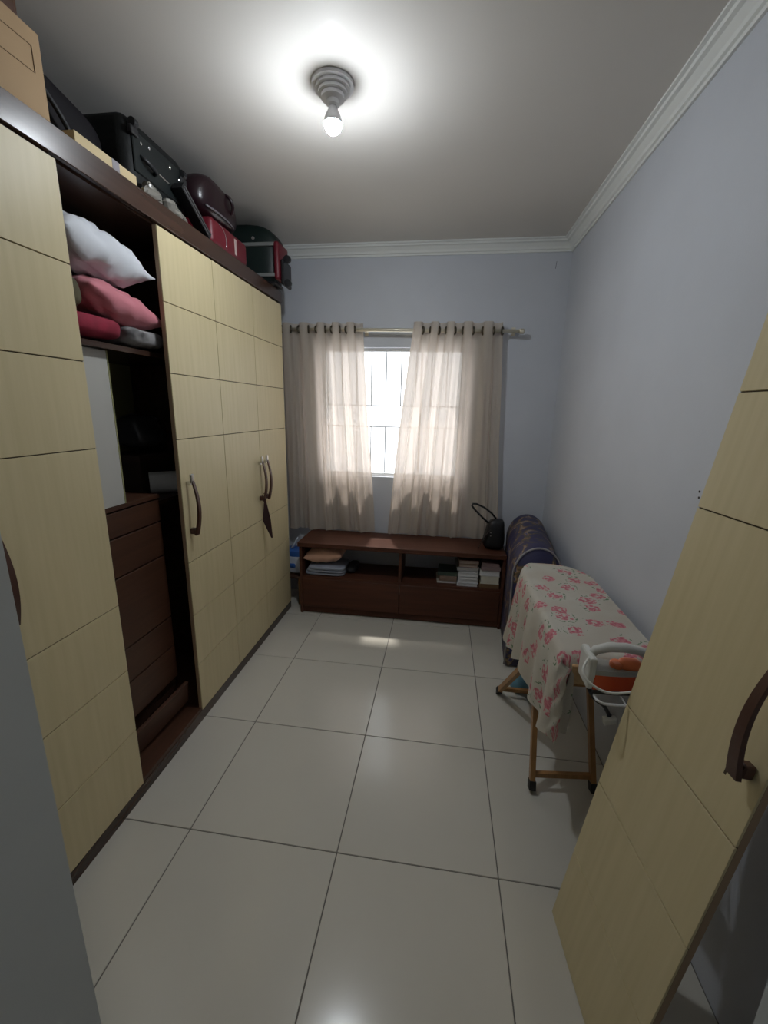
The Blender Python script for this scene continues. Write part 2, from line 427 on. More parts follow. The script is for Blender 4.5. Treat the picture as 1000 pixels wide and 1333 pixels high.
nt.links.new(df.outputs[0], m1.inputs[1]); nt.links.new(tl.outputs[0], m1.inputs[2]); nt.links.new(m1.outputs[0], m2.inputs[1]); nt.links.new(tp.outputs[0], m2.inputs[2]); nt.links.new(m2.outputs[0], o_.inputs[0])
RY, RZ = 2.195, 2.228
rod = thing('curtain_rod', 'champagne metal curtain rod above the window', 'curtain rod', (0, RY, RZ))
obj('rod', T([(-1.02, RY, RZ+.012), (.835, RY, RZ-.010)], .0135, seg=16), M_rod, rod, smooth=True)
bm = bmesh.new(); lathe(bm, [(.016, 0), (.018, .006), (.018, .030), (.012, .036), (.002, .038)], (.832, RY, RZ-.010), 16, 'X'); obj('finial', bm, M_rod, rod, smooth=True)
for xx in (-.32, .80):
    bm = bmesh.new(); box(bm, xx-.007, xx+.007, RY+.0125, YB-.004, RZ-.006, RZ+.006); box(bm, xx-.014, xx+.014, YB-.004, YB-.0005, RZ-.03, RZ+.03)
    obj('bracket', bm, M_rod, rod)

def curtain(label, xt0, xt1, xb0, xb1, periods, ph0, edgefn, seed):
    root = thing('curtain', label, 'curtain', ((xt0+xt1)/2, RY, BH), 'eyelet curtains at the window')
    nu, nv = periods*36, 46; bm = bmesh.new(); rows = []
    zt = RZ+.055; zb = BH+.004
    def ph(u): return ph0+2*math.pi*periods*(u+.018*math.sin(7*u+seed))
    for j in range(nv+1):
        v = j/nv; row = []
        for i in range(nu+1):
            u = i/nu
            l = xt0+(xb0-xt0)*edgefn(v, 0); r = xt1+(xb1-xt1)*edgefn(v, 1)
            P = ph(u)
            amp = .034*(1-.25*v)+.022*v*noise.noise(Vector((u*6+seed, v*1.2, 1)))
            y = RY+amp*math.cos(P)
            y += v*.012*math.sin(P*2.3+seed+v*1.5)+.012*v*noise.noise(Vector((u*14+seed, v*2.5, 4)))
            y += .005*min(1, v*6)*noise.noise(Vector((u*40+seed, v*1.5, 9)))
            y += .0065*min(1, v*3)*math.sin(P*4.3+2.5*math.sin(P*.7+seed)+v*1.2)
            x = l+(r-l)*u+.010*math.sin(2*P)*(1-.4*v)
            x += .010*v*noise.noise(Vector((u*10, v*3, seed)))
            y = min(y, YB-.022)
            z = zt+(zb-zt)*v
            if j == nv: z += .006*abs(math.sin(P*.5))+.006*noise.noise(Vector((u*12, seed, 2)))+.004
            z += 0.0
            row.append(bm.verts.new((x, y, z)))
        rows.append(row)
    for j in range(nv):
        for i in range(nu): bm.faces.new((rows[j][i], rows[j][i+1], rows[j+1][i+1], rows[j+1][i]))
    obj('fabric', bm, M_curt, root, smooth=True)
    # eyelets where the cloth crosses the rod
    k = math.ceil((ph0-math.pi/2)/math.pi)
    us = [i/2000 for i in range(2001)]
    for i in range(2000):
        if math.cos(ph(us[i]))*math.cos(ph(us[i+1])) < 0:
            u = us[i]; x = xt0+(xt1-xt0)*u+.010*math.sin(2*ph(u)); zz = RZ+.012-.022*(x+1.02)/1.855
            dx = 0.5 if math.sin(ph(u)) > 0 else -.5
            pts = []
            for q in range(20):
                a = 2*math.pi*q/20; pts.append((x+.024*math.cos(a)*.7*dx, RY+.024*math.cos(a), zz+.025*math.sin(a)))
            obj('eyelet', tube(bmesh.new(), pts, .0072, seg=6, closed=True), M_ring, root, smooth=True)
    return root
def e_left(v, s): return v if s == 0 else (v*.75+.25*math.sin(v*math.pi*.5)*v)
def e_right(v, s): return v*(1.25-.25*v) if s == 0 else v
curtain('left beige eyelet curtain beside the wardrobe', -.985, -.345, -.975, -.225, 5, .6, e_left, 1.3)
curtain('right beige eyelet curtain above the black handbag', .062, .712, -.105, .800, 5, 2.2, e_right, 4.1)

# ------------------------------------------------------------------ things on and in the bench
M_peach = mat('peach_cotton', (0.62, 0.36, 0.25), .8, var=.1, scale=6, sheen=.2)
solo('pillow', pillow((-.585, 1.985, .486), .160, .13, .068, Matrix.Rotation(math.radians(-6), 3, 'Y'), seed=3), M_peach, 'peach pillow squeezed into the left cubby of the bench', 'pillow', smooth=True)
M_bluegrey = mat('blue_grey_cloth', (0.30, 0.33, 0.40), .85, var=.2, scale=10)
fc = thing('folded_cloth', 'blue-grey folded cloth under the peach pillow in the bench', 'cloth', (-.575, 1.98, .326))
def fold(cx, cy, hx, hy, z0, t, seed):
    bm = bmesh.new(); sell(bm, (cx, cy, z0+t/2), (hx, hy, t/2), .35, .3, amp=.006, fr=9, seed=seed); return bm
for k in range(3):
    obj('fold', fold(-.575+.008*k, 1.985-.006*k, .165-.008*k, .125, .329+.0255*k, .025, k*3.3), M_bluegrey, fc, smooth=True)
M_darkcl = mat('charcoal_cloth', (0.03, 0.03, 0.035), .85)
solo('cloth_bundle', sell(bmesh.new(), (-.365, 2.03, .361), (.042, .09, .032), .6, .6, amp=.012, fr=12, seed=2), M_darkcl, 'small charcoal cloth bundle beside the peach pillow', 'cloth', smooth=True)

def book(x0, x1, y0, y1, z0, z1, colr, label, rot=0.0, page=(.62, .60, .54), spine=False, name='book'):
    t = thing(name, label, 'book', ((x0+x1)/2, (y0+y1)/2, z0), 'books stacked in the right cubby'); t.rotation_euler.z = rot
    hx, hy, h = (x1-x0)/2, (y1-y0)/2, z1-z0; c = min(.0025, h*.12)
    bm = bmesh.new(); box(bm, -hx, hx, -hy, hy, 0, c); box(bm, -hx, hx, -hy, hy, h-c, h)
    if spine: box(bm, -hx, hx, -hy, -hy+.002, c, h-c)
    else: box(bm, -hx, hx, hy-.002, hy, c, h-c)
    obj('cover', bm, mat('cover', colr, .5), t, local=True)
    obj('page_block', B(-hx+.004, hx-.004, -hy+.003, hy-.0025, c, h-c), mat('pages', page, .8, var=.12, scale=5, stretch=(.2, .2, 120)), t, local=True)
zs = .3255
def stack(lst, x0, x1, yf, depth, z=zs):
    for th, colr, label, dx0, dx1, rot, sp, pg in lst:
        book(x0+dx0, x1+dx1, yf+random.uniform(0, .01), yf+depth, z, z+th, colr, label, rot, pg, sp); z += th+.0006
W_ = (.66, .66, .66); CR = (.64, .62, .52); PK = (.36, .29, .27)
stack([(.018, (.45, .42, .38), 'pale thin book at the bottom of the lowest stack', 0, 0, .05, False, W_),
       (.040, (.22, .15, .11), 'brown book on the lowest stack left of the white books', .02, 0, .03, True, PK),
       (.030, (.03, .05, .035), 'dark green book topping the lowest stack', .01, .01, -.04, True, PK)], .325, .478, 1.900, .19)
stack([(.022, (.50, .50, .52), 'white book at the very bottom of the middle stack', 0, .0, 0, False, W_),
       (.030, (.55, .55, .57), 'white book second from the bottom of the middle stack', .004, .002, .02, False, W_),
       (.024, (.5, .5, .5), 'white book third from the bottom of the middle stack', .006, .002, -.02, False, W_),
       (.028, (.42, .44, .46), 'white book fourth from the bottom of the middle stack', .002, .0, .01, False, W_),
       (.020, (.5, .5, .5), 'thin white book fifth from the bottom of the middle stack', .008, .0, .0, False, W_),
       (.026, (.22, .22, .24), 'grey book jutting left in the middle stack', -.010, .0, .03, False, (.40, .38, .36)),
       (.026, (.25, .15, .11), 'brown book second from the top of the middle stack', .010, -.004, -.03, False, (.42, .34, .29)),
       (.030, (.22, .12, .09), 'brown book on top of the middle stack', .0, -.002, .05, False, (.45, .37, .32))], .484, .640, 1.868, .22)
stack([(.032, (.16, .095, .045), 'brown book at the bottom of the rightmost stack', 0, 0, 0, True, PK),
       (.062, (.58, .57, .50), 'thick cream book in the rightmost stack', .006, 0, .01, False, CR),
       (.046, (.5, .5, .5), 'white book in the middle of the rightmost stack', -.002, .004, -.02, False, W_),
       (.030, (.24, .17, .17), 'mauve book second from the top of the rightmost stack', .004, .002, .02, True, PK),
       (.028, (.28, .19, .19), 'mauve book on top of the rightmost stack', .012, -.006, -.02, True, PK)], .652, .800, 1.862, .22)

# handbag
hb = thing('handbag', 'black leather handbag with a looped strap on the bench', 'handbag', (.765, 2.0, BH))
def hbf(p):
    k = (p.z+.12)/.24; p.x *= 1-.30*k; p.y *= 1-.35*k; p.x += .02*k; return p
bm = sell(bmesh.new(), (.742, 1.995, BH+.118), (.086, .080, .116), .45, .45, amp=.010, fr=9, seed=5, fn=hbf); obj('body', bm, M_blackleather, hb, smooth=True)
bm = bmesh.new(); tube(bm, [(.70, 1.99, BH+.20), (.66, 1.98, BH+.235), (.62, 1.985, BH+.272), (.585, 1.99, BH+.305), (.566, 1.99, BH+.330), (.572, 1.992, BH+.346), (.60, 2.0, BH+.344), (.66, 2.005, BH+.318), (.72, 2.01, BH+.275), (.755, 2.01, BH+.235)], .0075, seg=8)
obj('strap', bm, M_blackleather, hb, smooth=True)
bm = bmesh.new(); bar(bm, (.715, 1.925, BH+.165), (.655, 1.915, BH+.09), .018, .006); bar(bm, (.655, 1.915, BH+.09), (.628, 1.92, BH+.006), .016, .006); obj('side_tab', bm, M_blackleather, hb)
for zz in (.150, .128): obj('buckle', lathe(bmesh.new(), [(.006, 0), (.006, .004)], (.712, 1.898-.0+(zz-.15)*.4, BH+zz), 10, 'Y'), M_chrome, hb)

# stool and pack left of the bench
st = thing('wooden_stool', 'small wooden stool in the corner beside the bench', 'stool', (-.905, 2.09, 0))
bm = bmesh.new(); box(bm, -1.03, -.788, 1.97, 2.19, .235, .26, bev=.003); obj('seat', bm, M_drawer, st)
for xx in (-1.02, -.835):
    for yy in (1.98, 2.15): obj('leg', B(xx, xx+.03, yy, yy+.03, 0, .2345), M_pine, st)
pk = thing('plastic_pack', 'blue and white plastic pack standing on the corner stool', 'pack', (-.893, 2.08, .26))
M_pw = mat('white_film', (.60, .64, .72), .35, bump=.3, scale=20); M_pb = mat('blue_film', (.03, .12, .42), .35, bump=.3, scale=20)
obj('wrap', sell(bmesh.new(), (-.893, 2.08, .346), (.090, .075, .085), .35, .4, amp=.006, fr=14, seed=1), M_pw, pk, smooth=True)
obj('blue_band', sell(bmesh.new(), (-.893, 2.08, .436), (.086, .070, .040), .4, .4, amp=.006, fr=14, seed=4), M_pb, pk, smooth=True)
obj('blue_print', sell(bmesh.new(), (-.905, 2.022, .338), (.045, .022, .022), .5, .5), M_pb, pk, smooth=True)
bm = bmesh.new(); tube(bm, [(-.91, 2.06, .468), (-.885, 2.06, .52), (-.855, 2.06, .575)], [.014, .010, .004], seg=8); obj('film_tail', bm, M_pw, pk, smooth=True)

# brown tag on the wardrobe handle
M_tag = mat('maroon_fabric', (.055, .022, .022), .8)
tg = thing('hanging_tassel', 'dark maroon cloth pennant hanging from a wardrobe handle', 'tassel', (XW+.05, 1.40, .80))
bm = bmesh.new()
top_ = (XW+.040, 1.397, 1.06)
V = [bm.verts.new(p) for p in ((XW+.036, 1.394, 1.045), (XW+.044, 1.400, 1.045), (XW+.026, 1.378, .90), (XW+.066, 1.418, .90), (XW+.066, 1.412, .77), (XW+.075, 1.418, .77))]
bm.faces.new((V[0], V[1], V[3], V[2])); bm.faces.new((V[2], V[3], V[5], V[4]))
r = bmesh.ops.solidify(bm, geom=bm.faces[:], thickness=.004)
obj('pennant', bm, M_tag, tg)
pts = [(XW+.040+.016*math.cos(a), 1.397, 1.062+.020*math.sin(a)) for a in [2*math.pi*k/14 for k in range(14)]]
obj('loop', tube(bmesh.new(), pts, .002, seg=6, closed=True), M_tag, tg, smooth=True)

# ------------------------------------------------------------------ folded mattress in the corner
mt = thing('folded_mattress', 'dark blue patterned mattress folded double, standing in the right corner', 'mattress', (.96, 1.75, 0))
M_mat = bpy.data.materials.new('navy_ornament'); M_mat.use_nodes = True
nt = M_mat.node_tree; b_ = nt.nodes['Principled BSDF']; b_.inputs['Roughness'].default_value = .55
tc = nt.nodes.new('ShaderNodeTexCoord'); nz = nt.nodes.new('ShaderNodeTexNoise'); nz.inputs['Scale'].default_value = 6.5; nz.inputs['Distortion'].default_value = 2.0
rp = nt.nodes.new('ShaderNodeValToRGB'); E_ = rp.color_ramp.elements
E_[0].position = 0; E_[0].color = (.022, .022, .065, 1); E_[1].position = 1; E_[1].color = (.05, .045, .14, 1)
for pos, c in ((.50, (.028, .027, .085, 1)), (.56, (.10, .08, .035, 1)), (.60, (.24, .13, .08, 1)), (.63, (.30, .25, .16, 1)), (.66, (.06, .055, .16, 1))):
    e = rp.color_ramp.elements.new(pos); e.color = c
nt.links.new(tc.outputs['Object'], nz.inputs['Vector']); nt.links.new(nz.outputs[0], rp.inputs[0]); nt.links.new(rp.outputs[0], b_.inputs['Base Color'])
M_pipe = mat('pale_piping', (.30, .29, .30), .7); M_green = mat('dark_green_tick', (.02, .035, .03), .7, var=.3, scale=14)
def arch(t, hw, H, n=26):
    """points of the folded outline, base left -> over the top -> base right"""
    P = [(-hw, .012)]; k = H-hw*1.25
    P += [(-hw*(1.0-.03*math.sin(math.pi*i/6)), .012+(k-.012)*i/6) for i in range(1, 6)]
    P += [(-hw*math.cos(math.pi*i/n), k+hw*1.25*math.sin(math.pi*i/n)) for i in range(n+1)]
    P += [(hw, .012+(k-.012)*(5-i)/6) for i in range(0, 6)]
    return P
def mc(y): s = (y-1.34)/.80; return .945+.064*s, .148, .83+.045*s
bm = bmesh.new(); rows = []; NY = 24
for j in range(NY+1):
    y = 1.34+.80*j/NY; cx, hw, H = mc(y); sc = 1.0
    e = min(j, NY-j)
    if e == 0: sc = .93
    elif e == 1: sc = .985
    seam = .012*math.exp(-((y-1.72)/.012)**2)
    pr = arch(0, (hw-seam)*sc, (H-seam)*(1-(1-sc)*.5))
    rows.append([bm.verts.new((cx+a, y, z)) for a, z in pr])
for A, Bq in zip(rows, rows[1:]):
    for k in range(len(A)-1): bm.faces.new((A[k], A[k+1], Bq[k+1], Bq[k]))
bm.faces.new(rows[0][::-1]); bm.faces.new(rows[-1])
for A, Bq in zip(rows, rows[1:]): bm.faces.new((A[0], Bq[0], Bq[-1], A[-1]))
obj('cover', bm, M_mat, mt, smooth=True)
for y in (1.352, 1.72):
    cx, hw, H = mc(y)
    obj('piping', tube(bmesh.new(), [(cx+a*(1.0 if y < 1.5 else .95), y, z+(.0 if y < 1.5 else -.008)) for a, z in arch(0, hw, H)], .006, seg=6), M_pipe, mt, smooth=True)
cx, hw, H = mc(1.34)
bm = bmesh.new(); box(bm, cx-.012, cx+.012, 1.331, 1.345, .05, .60, bev=.004); obj('fold_gap', bm, M_green, mt)
# blue ball under the ironing board
solo('blue_ball', sell(bmesh.new(), (.852, 1.10, .062), (.061, .061, .061), 1, 1), mat('sky_blue_plastic', (.14, .33, .46), .4), 'light blue plastic ball on the floor under the ironing board', 'ball', smooth=True)

# ------------------------------------------------------------------ ironing board
ib = thing('ironing_board', 'wooden folding ironing board standing by the right wall', 'ironing board', (.93, .6, 0))
ZB = .838
bm = bmesh.new()
outl = [(.775, .14), (1.085, .14), (1.090, .30), (1.092, .72), (1.06, .90), (1.00, 1.02), (.955, 1.06), (.87, 1.06), (.815, 1.02), (.775, .90), (.768, .6), (.77, .3)]
lo = [bm.verts.new((a, b, ZB-.022)) for a, b in outl]; hi = [bm.verts.new((a, b, ZB)) for a, b in outl]
bm.faces.new(lo[::-1]); bm.faces.new(hi)
for k in range(len(outl)): bm.faces.new((lo[k], lo[(k+1) % len(outl)], hi[(k+1) % len(outl)], hi[k]))
obj('board', bm, M_pale, ib)
bm = bmesh.new(); box(bm, .792, .845, .118, .142, .745, ZB-.0225, bev=.003); obj('end_block', bm, M_pale, ib)
bm = bmesh.new(); box(bm, .79, 1.06, .145, .175, .795, ZB-.0225, bev=.003); obj('cross_rail', bm, M_pine, ib)
bm = bmesh.new(); box(bm, .79, 1.06, .675, .705, .795, ZB-.0225, bev=.003); obj('cross_rail', bm, M_pine, ib)
zt_ = .80
LEGS = (((.79, .385, 0), (.805, .69, zt_)), ((1.06, .415, 0), (1.015, .69, zt_)), ((.725, 1.07, 0), (.83, .40, zt_)), ((1.03, 1.07, 0), (.985, .40, zt_)))
for a, b in LEGS:
    a = Vector(a); b = Vector(b); t = (b-a).normalized()
    l = obj('leg', bar(bmesh.new(), a+t*.04, b, .022, .030, up=(0, 1, 0)), M_pine, ib)
    bm = bmesh.new(); bar(bm, a+t*.016, a+t*.055, .028, .038, up=(0, 1, 0))
    for v in bm.verts: v.co.z = max(v.co.z, 0.0005)
    obj('rubber_foot', bm, M_rubber, l)
def mid(a, b, z): a = Vector(a); b = Vector(b); return a+(b-a)*(z/b.z)
for i, j, z in ((0, 1, .075), (2, 3, .06), (0, 1, .45)):
    p, q = mid(*LEGS[i], z), mid(*LEGS[j], z); obj('stretcher', bar(bmesh.new(), p+Vector((.012, 0, 0)), q-Vector((.012, 0, 0)), .018, .022), M_pine, ib)
bm = bmesh.new(); p, q = mid(*LEGS[0], .47), mid(*LEGS[1], .47)
# wire iron rest at the near end
M_wire = mat('white_wire', (.66, .66, .66), .4)
zr = .7995; rr = bmesh.new()
tube(rr, [(.82, .120, zr), (.82, -.03, zr), (.835, -.045, zr), (1.045, -.045, zr), (1.06, -.03, zr), (1.06, .120, zr)], .004, seg=8)
for xx in (.90, .95, 1.0, 1.05): tube(rr, [(xx, -.045, zr), (xx, .125, zr)], .003, seg=6)
tube(rr, [(.82, .120, zr), (1.06, .120, zr)], .004, seg=6); tube(rr, [(.86, .12, zr), (.86, .16, zr)], .004, seg=6); tube(rr, [(1.02, .12, zr), (1.02, .16, zr)], .004, seg=6)
obj('wire_rest', rr, M_wire, ib, smooth=True)

# floral cloth
M_flor = bpy.data.materials.new('floral_cotton'); M_flor.use_nodes = True
nt = M_flor.node_tree; b_ = nt.nodes['Principled BSDF']; b_.inputs['Roughness'].default_value = .8
N = nt.nodes.new; L = nt.links.new
uv = N('ShaderNodeTexCoord'); nd = N('ShaderNodeTexNoise'); nd.inputs['Scale'].default_value = 34; nd.inputs['Detail'].default_value = 3
L(uv.outputs['UV'], nd.inputs['Vector'])
ad = N('ShaderNodeMixRGB'); ad.blend_type = 'ADD'; ad.inputs[0].default_value = .05
L(uv.outputs['UV'], ad.inputs[1]); L(nd.outputs['Color'], ad.inputs[2])
vo = N('ShaderNodeTexVoronoi'); vo.voronoi_dimensions = '2D'; vo.inputs['Scale'].default_value = 8.5; vo.inputs['Randomness'].default_value = .85
L(ad.outputs[0], vo.inputs['Vector'])
vp = N('ShaderNodeTexVoronoi'); vp.voronoi_dimensions = '2D'; vp.inputs['Scale'].default_value = 60; L(ad.outputs[0], vp.inputs['Vector'])
def math_(op, a, b):
    n = N('ShaderNodeMath'); n.operation = op
    for k, v in ((0, a), (1, b)):
        if isinstance(v, (int, float)): n.inputs[k].default_value = v
        else: L(v, n.inputs[k])
    return n.outputs[0]
pet = math_('LESS_THAN', vp.outputs['Distance'], .56)
flw = math_('MULTIPLY', math_('LESS_THAN', vo.outputs['Distance'], .27), pet)
leaf = math_('MULTIPLY', math_('LESS_THAN', math_('ABSOLUTE', math_('SUBTRACT', vo.outputs['Distance'], .39), 0), .035), math_('LESS_THAN', vp.outputs['Distance'], .34))
nw = N('ShaderNodeTexNoise'); nw.inputs['Scale'].default_value = 5.5; L(uv.outputs['UV'], nw.inputs['Vector'])
leaf = math_('MULTIPLY', leaf, math_('GREATER_THAN', nw.outputs[0], .50))
bc = N('ShaderNodeValToRGB'); bc.color_ramp.elements[0].position = .42; bc.color_ramp.elements[0].color = (.47, .43, .36, 1); bc.color_ramp.elements[1].position = .58; bc.color_ramp.elements[1].color = (.50, .475, .41, 1); L(nw.outputs[0], bc.inputs[0])
pk_ = N('ShaderNodeValToRGB'); pk_.color_ramp.elements[0].color = (.40, .06, .10, 1); pk_.color_ramp.elements[1].color = (.55, .22, .24, 1); pk_.color_ramp.elements[1].position = .5; L(vp.outputs['Distance'], pk_.inputs[0])
x1_ = N('ShaderNodeMixRGB'); L(leaf, x1_.inputs[0]); L(bc.outputs[0], x1_.inputs[1]); x1_.inputs[2].default_value = (.13, .20, .12, 1)
x2_ = N('ShaderNodeMixRGB'); L(flw, x2_.inputs[0]); L(x1_.outputs[0], x2_.inputs[1]); L(pk_.outputs[0], x2_.inputs[2])
L(x2_.outputs[0], b_.inputs['Base Color'])

def cloth():
    """sheet over the board: columns run from right edge over the top and down the left side; rows near -> far"""
    bm = bmesh.new(); uvl = bm.loops.layers.uv.new('UVMap')
    NR, NT_, ND = 44, 18, 22
    grid = []; uvs = {}
    for j in range(NR+1):
        s = j/NR; y = .128+(1.075-.128)*s
        far = max(0, (s-.78)/.22); near = max(0, 1-s/.10)
        xl = .762+.075*far**2.2; xr = 1.096-.13*far**1.8
        row = []
        for i in range(NT_+1):
            t = i/NT_; x = xr+(xl-xr)*t
            z = ZB+.006+.0025*noise.noise(Vector((x*9, y*9, 2)))-.012*far**6
            if j == 0: z -= .034
            if j == 1: z -= .003; 
            v = bm.verts.new((x, y-(.012 if j == 1 else 0), z)); uvs[v] = (y, t*(xr-xl)); row.append(v)
        drop = .285+.05*min(1, s/.2)+.125*max(0, min(1, (s-.5)/.4))+.012*math.sin(s*23)
        
        for i in range(1, ND+1):
            t = i/ND; d = drop*t
            fold_ = math.sin(s*34+1.1*math.sin(s*9))*.016*t+.010*t*noise.noise(Vector((s*9, t*2, 3)))
            x = xl-.006-.012*min(1, t*5)-.020*t-fold_-.03*far*t
            yy = y+(.06*far*t)+(-.035*near*t)
            v = bm.verts.new((x, yy, ZB+.004-d)); uvs[v] = (y, (xr-xl)+d); row.append(v)
        grid.append(row)
    # near end flap over the left half of the board end
    for j in range(NR):
        for i in range(len(grid[0])-1): bm.faces.new((grid[j][i], grid[j][i+1], grid[j+1][i+1], grid[j+1][i]))
    prev = grid[0][16:]; NF = 14; base = [v.co.copy() for v in prev]
    for k in range(1, NF+1):
        t = k/NF; cur = []
        for q, v in enumerate(prev):
            c0 = base[q]; f = q/(len(prev)-1); top = q < 3
            if top:
                dropq = .255*t
                co = Vector((c0.x-.004*t+.010*math.sin(t*3+q)*t, c0.y-.006-.012*math.sin(min(1, t*3)*1.57)+.006*math.sin(q*1.7)*t, c0.z-dropq-.004))
            else:
                co = Vector((c0.x+.030*t+.004*math.sin(t*6+q), c0.y-.026*math.sin(t*1.57)-.004*q*0, c0.z-.02*t))
            nv_ = bm.verts.new(co); uvs[nv_] = (.128-.25*t, uvs[v][1]); cur.append(nv_)
        for q in range(len(cur)-1):
            bm.faces.new((prev[q], prev[q+1], cur[q+1], cur[q]))
        prev = cur
        if k >= 5 and False: break
    # far end drop
    prev = grid[NR][:]; base = [v.co.copy() for v in prev]
    for k in range(1, 9):
        t = k/8; cur = []
        for q, v in enumerate(prev):
            c0 = base[q]; lat = max(0, (q-NT_)/ND)
            nv_ = bm.verts.new((c0.x+.03*t*lat, c0.y+.014*math.sin(min(1, t*2)*1.57)+.004, c0.z-.22*t*(1-lat))); uvs[nv_] = (1.075+.22*t, uvs[v][1]); cur.append(nv_)
        for q in range(len(cur)-1): bm.faces.new((prev[q], prev[q+1], cur[q+1], cur[q]))
        prev = cur
    for f in bm.faces:
        for l in f.loops: l[uvl].uv = uvs[l.vert]
    return bm
solo('ironing_cloth', cloth(), M_flor, 'off-white cloth with pink flowers draped over the ironing board', 'cloth', smooth=True)

# iron
ir = thing('steam_iron', 'orange and white steam iron on the wire rest of the ironing board', 'iron', (.92, .04, .8045))
M_or = mat('orange_tank', (.62, .075, .018), .25, coat=.3); M_iw = mat('iron_white', (.62, .62, .58), .4); M_sole = mat('dark_soleplate', (.03, .03, .032), .35, metal=.3); M_or2 = mat('bright_orange', (.78, .20, .07), .3)
def ironplan(bm, z0, z1, k0, k1, x0=.845, L_=.235, hw=.052, x1=None):
    n = 16; R = []
    for z, k in ((z0, k0), (z1, k1)):
        ring = []
        for side in (1, -1):
            for i in range(n+1):
                t = i/n if side > 0 else 1-i/n
                if side < 0 and i == 0: continue
                wv = hw*(1-t**2.3)**.7*k
                ring.append(bm.verts.new((x0+(1-k)*.02+L_*k*t, .045+side*wv, z)))
        R.append(ring)
    n = len(R[0])
    for q in range(n): bm.faces.new((R[0][q], R[0][(q+1) % n], R[1][(q+1) % n], R[1][q]))
    bm.faces.new(R[0][::-1]); bm.faces.new(R[1]); return bm
zi = .8045
obj('soleplate', ironplan(bmesh.new(), zi, zi+.014, 1, 1), M_sole, ir)
obj('body', ironplan(bmesh.new(), zi+.0142, zi+.058, 1.0, .84), M_or, ir)
obj('tank', ironplan(bmesh.new(), zi+.0582, zi+.070, .83, .70), mat('smoked_tank', (.30, .29, .25), .3), ir)
bm = bmesh.new(); box(bm, .829, .852, -.002, .092, zi+.008, zi+.115, bev=.008, seg=2); obj('heel', bm, M_iw, ir)
hp = [(.842, .045, zi+.095), (.858, .045, zi+.120), (.895, .045, zi+.133), (.945, .045, zi+.136), (.99, .045, zi+.128), (1.02, .045, zi+.108), (1.032, .045, zi+.072)]
obj('handle', tube(bmesh.new(), hp, [.012, .014, .015, .015, .014, .012, .012], seg=12), M_iw, ir, smooth=True)
obj('dial', lathe(bmesh.new(), [(.020, .0702), (.020, .082), (.016, .086)], (.925, .045, zi), 20), M_or2, ir, smooth=False)
obj('spray_neck', sell(bmesh.new(), (.965, .045, zi+.080), (.034, .022, .018), .7, .7), M_or2, ir, smooth=True)
cord = [(.835, .02, zi+.11), (.818, .0, zi+.102), (.802, -.03, zi+.085), (.815, -.055, zi+.068), (.86, -.07, zi+.052), (.92, -.066, zi+.056), (.98, -.058, zi+.072), (1.04, -.05, zi+.085), (1.085, -.03, zi+.08), (1.09, .04, zi+.075), (1.085, .10, zi+.085)]
def smooth_pts(P, n=4):
    P = [Vector(p) for p in P]; out = []
    for i in range(len(P)-1):
        p0, p1, p2, p3 = P[max(i-1, 0)], P[i], P[i+1], P[min(i+2, len(P)-1)]
        for k in range(n):
            t = k/n; out.append(.5*((2*p1)+(-p0+p2)*t+(2*p0-5*p1+4*p2-p3)*t*t+(-p0+3*p1-3*p2+p3)*t**3))
    return out+[P[-1]]
obj('cord', tube(bmesh.new(), smooth_pts(cord), .0038, seg=8), M_iw, ir, smooth=True)
obj('strap', tube(bmesh.new(), smooth_pts([(.838, .03, zi+.01), (.852, -.01, zi-.012), (.880, -.02, zi-.03), (.898, -.025, zi-.058)]), [.006]*4*3+[.008], seg=8), M_blackplastic, ir, smooth=True)
bm = bmesh.new(); box(bm, -.020, .020, -.010, .010, -.011, .011, bev=.004, seg=2)
bmesh.ops.rotate(bm, verts=bm.verts[:], matrix=Matrix.Rotation(math.radians(-12), 3, 'Y'), cent=(0, 0, 0)); bmesh.ops.translate(bm, verts=bm.verts[:], vec=(.900, -.028, zi-.072))
obj('plug', bm, M_iw, ir)
ir.location.x -= .032

# ------------------------------------------------------------------ bedding in the open bay
zsh = 1.8652
M_wp = mat('white_cotton', (.66, .68, .72), .8, sheen=.2); M_pp = mat('pink_cotton', (.60, .19, .23), .8, sheen=.2)
M_red = mat('crimson_blanket', (.32, .015, .045), .85, var=.4, scale=14, bump=.3); M_greyp = mat('grey_print', (.30, .29, .29), .85, var=.75, scale=26, stretch=(1, 1, 1), detail=1)
M_fuzz = mat('taupe_fleece', (.26, .21, .20), .95, var=.35, scale=30, bump=.6); M_olive = mat('olive_cloth', (.10, .085, .045), .9, var=.3, scale=12)
def Rm(ax, d): return Matrix.Rotation(math.radians(d), 3, ax)
solo('blanket', sell(bmesh.new(), (-1.06, .262, zsh+.054), (.135, .132, .040), .5, .45, amp=.030, fr=10, seed=7), M_red, 'crimson folded blanket at the bottom of the bedding pile', 'blanket', smooth=True)
solo('blanket', sell(bmesh.new(), (-1.06, .520, zsh+.046), (.128, .110, .036), .5, .4, amp=.018, fr=14, seed=9), M_greyp, 'grey printed blanket at the bottom of the bedding pile', 'blanket', smooth=True)
solo('rolled_cloth', sell(bmesh.new(), (-1.05, .172, zsh+.150), (.120, .044, .055), .5, .5, amp=.014, fr=9, seed=3), M_olive, 'olive cloth behind the pink pillow in the bedding pile', 'cloth', smooth=True)
solo('blanket', sell(bmesh.new(), (-1.245, .60, zsh+.190), (.080, .165, .170), .55, .55, amp=.016, fr=9, seed=11), M_fuzz, 'taupe fleece blanket behind the white pillow', 'blanket', smooth=True)
solo('pillow', pillow((-.985, .425, zsh+.150), .19, .085, .225, None, seed=2, wr=.003) if False else pillow((-1.03, .425, zsh+.154), .122, .205, .062, Rm('X', -9) @ Rm('Y', 5), seed=2, wr=.008, pinch=.04), M_pp, 'pink pillow in the middle of the bedding pile', 'pillow', smooth=True)
